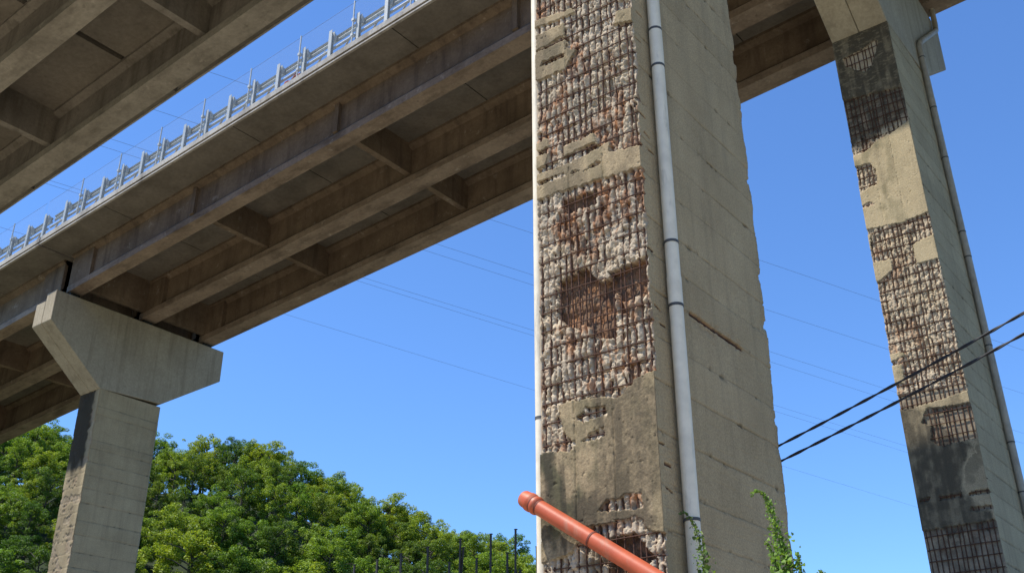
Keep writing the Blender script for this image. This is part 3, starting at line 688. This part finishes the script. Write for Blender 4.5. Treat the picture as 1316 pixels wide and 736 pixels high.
def netfence(label, xa, xb, yo, gz, ya=21.4, first=0.0):
    root = empty('safety_net', label, 'net fence', 'net fences on the viaduct edges', (xa, yo + ya, gz(xa) + 2.5))
    y = yo + ya + 0.03; zt = lambda q: gz(q) + 2.5
    x = first
    while x > xa: x -= 3.03
    while x < xa: x += 3.03
    while x < xb:
        b = MB(); b.tube([(x, y, zt(x) - 0.05), (x, y, zt(x) + 2.0)], 0.032, 8)
        b.box(x - 0.06, x + 0.06, y - 0.045, y + 0.085, zt(x) + 0.28, zt(x) + 0.40); b.box(x - 0.06, x + 0.06, y - 0.045, y + 0.085, zt(x) + 1.02, zt(x) + 1.14)
        b.build('net_post', M_STEEL, root); x += 3.03
    b = MB(); b.tube([(xa, y, zt(xa) + 1.93), (xb, y, zt(xb) + 1.93)], 0.005, 5); b.build('top_wire', M_DARKSTEEL, root)
    b = MB(); b.hexa([(xa, y - 0.04, zt(xa) + 0.03), (xb, y - 0.04, zt(xb) + 0.03), (xb, y - 0.037, zt(xb) + 0.03), (xa, y - 0.037, zt(xa) + 0.03), (xa, y - 0.04, zt(xa) + 1.92), (xb, y - 0.04, zt(xb) + 1.92), (xb, y - 0.037, zt(xb) + 1.92), (xa, y - 0.037, zt(xa) + 1.92)])
    b.build('net', M_NET, root)
    adopt(root)
guardrail('galvanised steel guardrail along the near edge of the long viaduct span', -45.3, -6.9, 0, GA, first=-24.1)
guardrail('galvanised steel guardrail on the span at the left edge of the view', -84, -45.5, 0, GA, first=-45.6)
netfence('fine see-through net fence on thin posts above the long span guardrail', -45.3, -6.9, 0, GA, first=-24.25)
netfence('fine see-through net fence above the guardrail at the left edge', -84, -45.5, 0, GA, first=-45.46)

# crumpled red cloth caught behind the guardrail
def cloth():
    n = 14; v = []; f = []
    xc = -27.75
    for i in range(n):
        for j in range(n):
            u, q = i / (n - 1) - 0.5, j / (n - 1) - 0.5
            h = 0.16 + 0.20 * vnoise(np.array(i * 0.55), np.array(j * 0.6), 3) - 0.25 * (u * u + q * q)
            v.append((xc + u * 1.0 + 0.12 * math.sin(j), 21.75 + q * 0.45, GA(xc) + 2.5 + float(h) + u * 0.2))
    for i in range(n - 1):
        for j in range(n - 1): f.append((i * n + j, (i + 1) * n + j, (i + 1) * n + j + 1, i * n + j + 1))
    b = MB(); b.add(v, f, True); o = b.build('red_cloth', M_RED)
    sm = o.modifiers.new('thick', 'SOLIDIFY'); sm.thickness = 0.02
    tag(o, 'crumpled red cloth lying on the kerb behind the guardrail', 'cloth')
cloth()

# ------------------------------------------------------------------ pipes
def downpipe(name, label, path, r, mat, rings, sleeves, root_loc, n=16, cs=-1):
    root = empty(name, label, 'drainpipe', 'drainpipes on the piers', root_loc)
    b = MB(); b.tube(path, r, n); b.build('pipe', mat, root)
    def at(z):
        for a, c in zip(path[:-1], path[1:]):
            if min(a[2], c[2]) <= z <= max(a[2], c[2]) and abs(a[2] - c[2]) > 1e-6:
                t = (z - a[2]) / (c[2] - a[2]); return tuple(a[i] + t * (c[i] - a[i]) for i in range(3))
        return path[-1]
    for z in rings:
        q = at(z); b = MB(); b.tube([(q[0], q[1], z - 0.018), (q[0], q[1], z + 0.018)], r * 1.07, n); b.box(q[0] + cs * r * 0.95, q[0] + cs * r * 1.2, q[1] - 0.012, q[1] + 0.012, z - 0.015, z + 0.015); b.build('clamp', M_CLAMP, root)
    for z0, z1 in sleeves:
        a, c = at(z0), at(z1); b = MB(); b.tube([a, c], r * 1.045, n); b.build('socket_sleeve', mat, root)
    adopt(root)
downpipe('drainpipe', 'white plastic drainpipe down the broad pier beside its crumbling face', [(-5.535, 10.46, 0.1), (-5.535, 10.46, 21)], 0.088, M_PIPE,
         [4.42, 7.05, 7.93, 10.68, 11.31, 14.2], [(7.07, 7.44), (10.70, 11.29), (14.2, 14.6)], (-5.535, 10.46, 0.1))
downpipe('drainpipe', 'sunlit white drainpipe almost hidden along the left edge of the broad pier', [(-7.364, 10.13, 0.1), (-7.364, 10.13, 21)], 0.070, M_PIPE,
         [5.9], [], (-7.364, 10.13, 0.1), 16, 1)
ln = lambda z: RLEAN * (RZT - z)
downpipe('drainpipe', 'grey drainpipe with an elbow at the top, on the stained pier under the far span', 
         [(-5.895 + ln(0.2), 28.45, 0.2), (-5.895 + ln(22.75), 28.45, 22.75), (-5.87, 28.6, 23.0), (-5.86, 31.2, 25.15), (-5.87, 31.36, 25.5), (-5.87, 31.36, 26.6)], 0.092, M_PIPE_GREY,
         [8.6, 9.9, 12.6, 15.3, 16.1, 18.6, 20.4, 22.3], [(9.9, 10.3), (15.3, 15.6), (20.4, 20.7)], (-5.895, 28.45, 0.2), 12)

def orange():
    a = Vector((-7.36, 9.78, 4.815)); c = Vector((-6.425, 9.78, 4.205)); 
    d = (c - a).normalized(); e = a + d * 5.2
    root = empty('orange_pipe', 'orange plastic drain pipe with ribbed socket end, leaning across the foot of the broad pier', 'pipe', None, tuple(e))
    r = 0.092
    b = MB(); b.tube([a + d * 0.12, e], r, 24); b.build('pipe', M_ORANGE, root)
    b = MB()
    prof = [(-0.02, 0.090), (0.0, 0.099), (0.06, 0.104), (0.09, 0.114), (0.13, 0.114), (0.15, 0.106), (0.17, 0.106), (0.19, 0.111), (0.22, 0.111), (0.24, 0.0945)]
    pts = [a + d * t for t, _ in prof]
    n0 = len(prof); b.tube(pts, r, 24, True, rf=lambda u: prof[int(round(u * (n0 - 1)))][1]); b.build('socket', M_ORANGE, root)
    for t in (0.16, 0.255): 
        b = MB(); b.tube([a + d * (t - 0.008), a + d * (t + 0.008)], 0.1075 if t < 0.2 else 0.0955, 24); b.build('joint_ring', M_ORANGE_D, root)
    t = (c - a).length
    b = MB(); b.tube([c - d * 0.012, c + d * 0.012], 0.0965, 24); b.build('joint_ring', M_ORANGE_D, root)
    b = MB(); b.tube([c + d * 0.03, e], 0.0942, 24); b.build('lower_length', M_ORANGE, root)
    adopt(root)
orange()

# ------------------------------------------------------------------ cables
def twisted(label, A, B, sag):
    A = Vector(A); B = Vector(B); n = 150; L = (B - A).length
    root = empty('power_cable', label, 'cable', 'twisted cables fixed to the broad pier', tuple(A))
    side = (B - A).cross(Vector((0, 0, 1))).normalized(); up = side.cross((B - A).normalized())
    for ph in (0, math.pi):
        pts = []
        for i in range(n + 1):
            u = i / n; w_ = u * L * 2 * math.pi / 0.75 + ph
            p = A.lerp(B, u) - Vector((0, 0, sag * 4 * u * (1 - u))) + (side * math.cos(w_) + up * math.sin(w_)) * 0.0105
            pts.append(p)
        b = MB(); b.tube(pts, 0.0115, 6); b.build('strand', M_CABLE, root)
    adopt(root)
twisted('upper of two black twisted cables rising from the broad pier to the upper right', (-5.9, 13.42, 5.98), (13.0, 13.40, 13.8), 0.62)
twisted('lower of two black twisted cables rising from the broad pier to the upper right', (-5.9, 13.42, 5.76), (13.0, 13.40, 13.4), 0.62)
WIRES = [((-53.3, 34.1), (-29.8, 99.4)), ((-60.2, 34.4), (-33.3, 113.6)), ((-66.1, 34.7), (-37.7, 127.1)), ((-67.6, 34.6), (-39.0, 130.7)), ((-75.4, 35.2), (-44.3, 149.8)), ((-76.0, 35.6), (-45.3, 152.8)), ((-85.3, 40.8), (-54.9, 185.2))]
WL = ['topmost thin power line across the sky', 'second thin power line from the top, across the sky', 'third thin power line from the top, close above another', 'fourth thin power line from the top, close below another',
      'upper wire of the lowest close pair of thin power lines', 'lower wire of the lowest close pair of thin power lines', 'lowest thin power line, running just above the hilltop trees']
for (a, c), l in zip(WIRES, WL):
    A = Vector((*a, 47.6)); C = Vector((*c, 47.6)); d = C - A
    P0 = A - d * 1.2; P1 = C + d * 1.2
    b = MB(); L0 = 3.4
    b.tube([P0.lerp(P1, i / 40) - Vector((0, 0, 0.0)) for i in range(41)], 0.013, 5)
    tag(b.build('power_line', M_WIRE), l, 'power line', 'thin power lines in the sky')

# ------------------------------------------------------------------ posts on the bank
POSTS = [(-14.41, 13.87, 3.95), (-14.12, 14.17, 4.05), (-13.8, 14.47, 4.18), (-13.44, 14.81, 4.31), (-12.98, 15.21, 4.47), (-12.94, 15.25, 4.31), (-12.54, 15.58, 4.57), (-12.17, 15.87, 4.66),
         (-13.13, 15.08, 4.03), (-12.74, 15.41, 4.11), (-12.29, 15.77, 4.21), (-11.85, 16.11, 4.33), (-12.1, 15.93, 3.89)]
PL = ['short dark fence post farthest left in the row below the woods', 'dark fence post second from the left below the woods', 'dark fence post third from the left below the woods', 'dark fence post fourth from the left below the woods',
      'tall dark fence post with a leaning stake beside it', 'leaning dark stake beside a tall fence post', 'tall dark fence post standing out against the sky', 'tallest dark fence post, just left of the broad pier',
      'low dark post just left of the tall post with the leaning stake', 'low dark post between the two tall posts nearest the stake', 'low dark post beside the tallest fence post', 'dark fence post nearest the broad pier, by the orange pipe', 'shortest dark post, right of the tallest fence post']
for i, ((x, y, z), l) in enumerate(zip(POSTS, PL)):
    k = 1.0 if i < 8 else 1.03
    z0 = float(ground_z(x * k, y * k)); zt = z * k + 1.6
    b = MB(); tx = 0.16 if i == 5 else random.uniform(-0.01, 0.01)
    x_, y_ = x * k, y * k
    b.box(-0.017, 0.017, -0.004, 0.004, z0 - 0.4, zt); b.box(-0.004, 0.004, 0.0045, 0.038, z0 - 0.4, zt - 0.003)   # T-section
    b.box(-0.026, 0.026, -0.009, 0.043, zt + 0.0, zt + 0.012)
    b.v = [(vx + x_ + tx * (vz - zt) * 0.5, vy + y_, vz) for vx, vy, vz in b.v]
    tag(b.build('fence_post', M_DARKSTEEL), l, 'fence post', 'posts of the fence below the woods')

# ------------------------------------------------------------------ trees
def leaf_cloud(centers, radii, per, size, rnd, flat=0.95):
    out = []; nrm = []
    C = []; 
    for c, r in zip(centers, radii):
        k = int(per * (r ** 2))
        d = rnd.normal(size=(k, 3)); d /= np.linalg.norm(d, axis=1)[:, None]
        rad = r * (0.55 + 0.5 * rnd.random(k)) 
        pts = c + d * rad[:, None] * np.array([1, 1, 0.72]); C.append(pts); nrm.append(d * 0.5 + rnd.normal(size=(k, 3)) * 0.55 + np.array([0, 0, flat]))
    P = np.concatenate(C); Nn = np.concatenate(nrm); Nn /= np.linalg.norm(Nn, axis=1)[:, None]
    k = len(P)
    t = np.cross(Nn, rnd.normal(size=(k, 3))); t /= np.linalg.norm(t, axis=1)[:, None]; s = np.cross(Nn, t)
    ll = size * (0.6 + 0.8 * rnd.random(k))[:, None]; ww = ll * (0.55 + 0.25 * rnd.random(k))[:, None]
    droop = Nn * ll * -0.18
    V = np.stack([P - t * ll * 0.5 + droop, P + s * ww * 0.5, P + t * ll * 0.5 + droop, P - s * ww * 0.5], 1).reshape(-1, 3)
    Q = np.arange(4 * k).reshape(-1, 4)
    return V, Q

def tree_proto(seed, h, cr, mat, sparse=0.0):
    rnd = np.random.RandomState(seed); pr = random.Random(seed)
    b = MB()
    top = h * 0.86
    tr = [(0, 0, -0.5), (pr.uniform(-.2, .2), pr.uniform(-.2, .2), h * 0.3), (pr.uniform(-.4, .4), pr.uniform(-.4, .4), h * 0.6), (pr.uniform(-.6, .6), pr.uniform(-.6, .6), top)]
    b.tube(tr, 0.2, 7, rf=lambda u: 0.20 * (1 - u) + 0.03)
    cen = []; rad = []
    nl = 19
    for i in range(nl):
        zz = h * (0.16 + 0.68 * i / (nl - 1)); a = i * 2.4 + pr.uniform(-.5, .5)
        env = cr * math.sin(math.pi * min(1, max(0.05, (zz / h - 0.12) / 0.98))) ** 0.7
        L = env * pr.uniform(0.62, 1.05)
        st = Vector(tr[1]).lerp(Vector(tr[3]), (zz / h - 0.24) / 0.62 * 0.9)
        en = Vector((math.cos(a) * L, math.sin(a) * L, zz + h * pr.uniform(0.03, 0.13)))
        mid = st.lerp(en, 0.5) + Vector((0, 0, 0.25))
        b.tube([st, mid, en], 0.05, 5, rf=lambda u: 0.075 * (1 - u) + 0.012)
        for q in range(pr.randint(4, 6)):
            f_ = pr.uniform(0.45, 1.12); p_ = st.lerp(en, f_) + Vector((pr.gauss(0, .6), pr.gauss(0, .6), pr.gauss(0.12, .6)))
            cen.append(np.array(p_)); rad.append(pr.uniform(0.32, 0.85) * (1 - sparse * 0.4))
    for q in range(int(9 * (1 - sparse))):
        cen.append(np.array([pr.gauss(0, cr * .24), pr.gauss(0, cr * .24), h * pr.uniform(0.78, 1.0)])); rad.append(pr.uniform(0.3, 0.7))
    V, Q = leaf_cloud(np.array(cen), rad, 430 * (1 - 0.35 * sparse), 0.18, rnd)
    return b, V, Q
PROTO = []
for k, (seed, h, cr, mi, sp) in enumerate([(1, 10, 3.1, 0, 0), (2, 11, 2.9, 1, 0), (3, 9, 3.3, 0, 0.1), (4, 12, 2.7, 1, 0.25), (5, 8.5, 3.0, 0, 0), (6, 10.5, 3.4, 1, 0.05), (7, 8, 2.9, 2, 0), (8, 11.5, 2.6, 0, 0.5)]):
    b, V, Q = tree_proto(seed, h, cr, mi, sp)
    me_t = b.build('trunk', M_BARK); me_c = mesh_np('crown', V, Q, M_LEAF[mi], None, None, False)
    PROTO.append((me_t.data, me_c.data, h, mi))
    bpy.data.objects.remove(me_t); bpy.data.objects.remove(me_c)
TONE = ['green', 'darker', 'yellowish']
def plant_tree(px, d, h, k, label, rz=None):
    x, y = bearing(px, d); z = float(ground_z(x, y))
    mt, mc, h0, mi = PROTO[k]
    root = empty('broadleaf_tree', label, 'tree', 'trees on the wooded hill', (x, y, z - 0.15))
    s = h / h0; root.scale = (s * random.uniform(0.95, 1.15),) * 2 + (s,)
    root.rotation_euler = (0, 0, random.uniform(0, 6.28) if rz is None else rz)
    for nm, me in (('trunk', mt), ('crown', mc)):
        o = bpy.data.objects.new(nm, me); COL.objects.link(o); o.parent = root
ROWS = [(103, 'at the hill foot', 18), (114, 'low on the hill', 20), (126, 'on the lower hill slope', 22), (138, 'below the middle of the hill', 23), (149, 'halfway up the hill', 23),
        (160, 'above the middle of the hill', 24), (171, 'on the upper hill slope', 24), (181, 'just below the hilltop', 24), (190, 'on the hill skyline', 24)]
ORD = ['first', 'second', 'third', 'fourth', 'fifth', 'sixth', 'seventh', 'eighth', 'ninth', 'tenth', 'eleventh', 'twelfth', 'thirteenth', 'fourteenth', 'fifteenth', 'sixteenth', 'seventeenth', 'eighteenth', 'nineteenth', 'twentieth', 'twenty-first', 'twenty-second', 'twenty-third', 'twenty-fourth']
rt = random.Random(21)
h0, h1 = 7.0, 11.0
for ri, (d, where, n) in enumerate(ROWS):
    for i in range(n):
        px = -50 + (i + 0.5 + rt.uniform(-0.25, 0.25) + (0.5 if ri % 2 else 0)) * 800 / n
        k = rt.choice([0, 0, 2, 2, 4, 4, 1, 3, 5, 7]) if ri < 8 else rt.choice([0, 2, 1, 3, 5, 7, 4, 7])
        if ri in (1, 2) and 500 < px < 590: k = 6
        shape = {0: 'full-crowned', 1: 'dense', 2: 'broad', 3: 'tall', 4: 'low rounded', 5: 'wide', 6: 'bushy', 7: 'loose-crowned'}[k]
        plant_tree(px, d + rt.uniform(-2.5, 2.5), rt.uniform(h0, h1), k, f'{shape} {TONE[PROTO[k][3]]} tree {where}, {ORD[i]} from left in its row')

# ------------------------------------------------------------------ climbers
def climber(name, label, stems, leaf, mat, seed, dens=60, spread=0.07):
    rnd = np.random.RandomState(seed)
    root = empty(name, label, 'climbing plant', 'climbing plants at the foot of the broad pier', stems[0][0])
    Vs = []; Qs = []; off = 0; b = MB()
    for pts in stems:
        P = [Vector(p) for p in pts]; dense = []
        for i in range(len(P) - 1):
            p0 = P[max(i - 1, 0)]; p1 = P[i]; p2 = P[i + 1]; p3 = P[min(i + 2, len(P) - 1)]
            for t in np.linspace(0, 1, 9)[:-1]:
                dense.append(0.5 * ((2 * p1) + (p2 - p0) * t + (2 * p0 - 5 * p1 + 4 * p2 - p3) * t * t + (3 * p1 - p0 - 3 * p2 + p3) * t ** 3))
        dense.append(P[-1]); b.tube(dense, 0.006, 5, rf=lambda u: 0.009 * (1 - u) + 0.003)
        ds = np.array(dense); seg = np.linalg.norm(np.diff(ds, axis=0), axis=1); cl = np.concatenate([[0], np.cumsum(seg)]); Lt = cl[-1]
        k = int(Lt * dens); u = rnd.random(k) ** 0.9 * Lt
        c = np.stack([np.interp(u, cl, ds[:, j]) for j in range(3)], 1)
        fade = np.clip((Lt - u) / 0.7, 0.12, 1.0)
        c = c + rnd.normal(size=(k, 3)) * spread * fade[:, None]
        nn = rnd.normal(size=(k, 3)) * 0.6 + np.array([-0.2, -0.55, 0.5]); nn /= np.linalg.norm(nn, axis=1)[:, None]
        t = np.cross(nn, rnd.normal(size=(k, 3)) * 0.6 + np.array([1, 0, 0.2])); t /= np.linalg.norm(t, axis=1)[:, None]; s = np.cross(nn, t)
        l = leaf * (0.55 + 0.7 * rnd.random(k))[:, None] * (0.45 + 0.55 * fade)[:, None]
        # heart-like leaf of six points
        shp = [(-0.5, 0), (-0.35, 0.42), (0.05, 0.40), (0.6, 0), (0.05, -0.40), (-0.35, -0.42)]
        V = np.stack([c + t * l * a + s * l * q - nn * l * 0.12 * (abs(q) > 0) for a, q in shp], 1).reshape(-1, 3)
        Vs.append(V); Qs.append(np.arange(6 * k).reshape(-1, 6) + off); off += 6 * k
    b.build('stem', M_STEM, root); mesh_np('leaves', np.concatenate(Vs), np.concatenate(Qs), mat, root, None, False)
    adopt(root)
yv = 7.5
climber('climbing_vine', 'bright sunlit leafy climber with drooping tips before the broad pier',
        [[(-3.02, yv, 0), (-3.08, yv, 1.8), (-3.16, yv, 2.8), (-3.25, yv, 3.35), (-3.30, yv - 0.02, 3.66), (-3.36, yv - 0.05, 3.745), (-3.41, yv - 0.06, 3.73)],
         [(-3.12, yv - .1, 0), (-3.17, yv - .1, 1.8), (-3.22, yv - .05, 2.7), (-3.30, yv, 3.15), (-3.335, yv, 3.33), (-3.37, yv, 3.37)],
         [(-3.2, yv + .1, 0), (-3.22, yv + .1, 1.8), (-3.29, yv, 2.7), (-3.36, yv, 3.0), (-3.40, yv, 3.12), (-3.45, yv, 3.11)],
         [(-2.95, yv + .1, 0), (-3.0, yv + .1, 1.8), (-3.05, yv, 2.6), (-3.10, yv, 3.0), (-3.12, yv, 3.25)],
         [(-3.05, yv + .1, 0), (-3.1, yv + .1, 1.8), (-3.14, yv, 2.7), (-3.19, yv, 3.1), (-3.24, yv, 3.4)],
         [(-2.7, yv, 0), (-2.76, yv, 1.8), (-2.85, yv, 2.8), (-2.93, yv, 3.06), (-2.97, yv, 3.1), (-2.95, yv, 3.05)]], 0.033, M_VINE, 5, 800, 0.06)
climber('climbing_vine', 'thin leafy shoot twining up the foot of the white drainpipe',
        [[(-5.15, 10.05, 0), (-5.18, 10.1, 2.4), (-5.22, 10.15, 3.4), (-5.34, 10.25, 4.0), (-5.42, 10.28, 4.3), (-5.49, 10.24, 4.45), (-5.56, 10.2, 4.44)],
         [(-5.1, 10.05, 0), (-5.14, 10.08, 2.4), (-5.2, 10.1, 3.3), (-5.3, 10.2, 3.8)], [(-5.2, 10.0, 0), (-5.24, 10.1, 2.4), (-5.28, 10.15, 3.2), (-5.38, 10.2, 3.6), (-5.44, 10.2, 3.75)]], 0.045, M_VINE_D, 9, 320, 0.05)
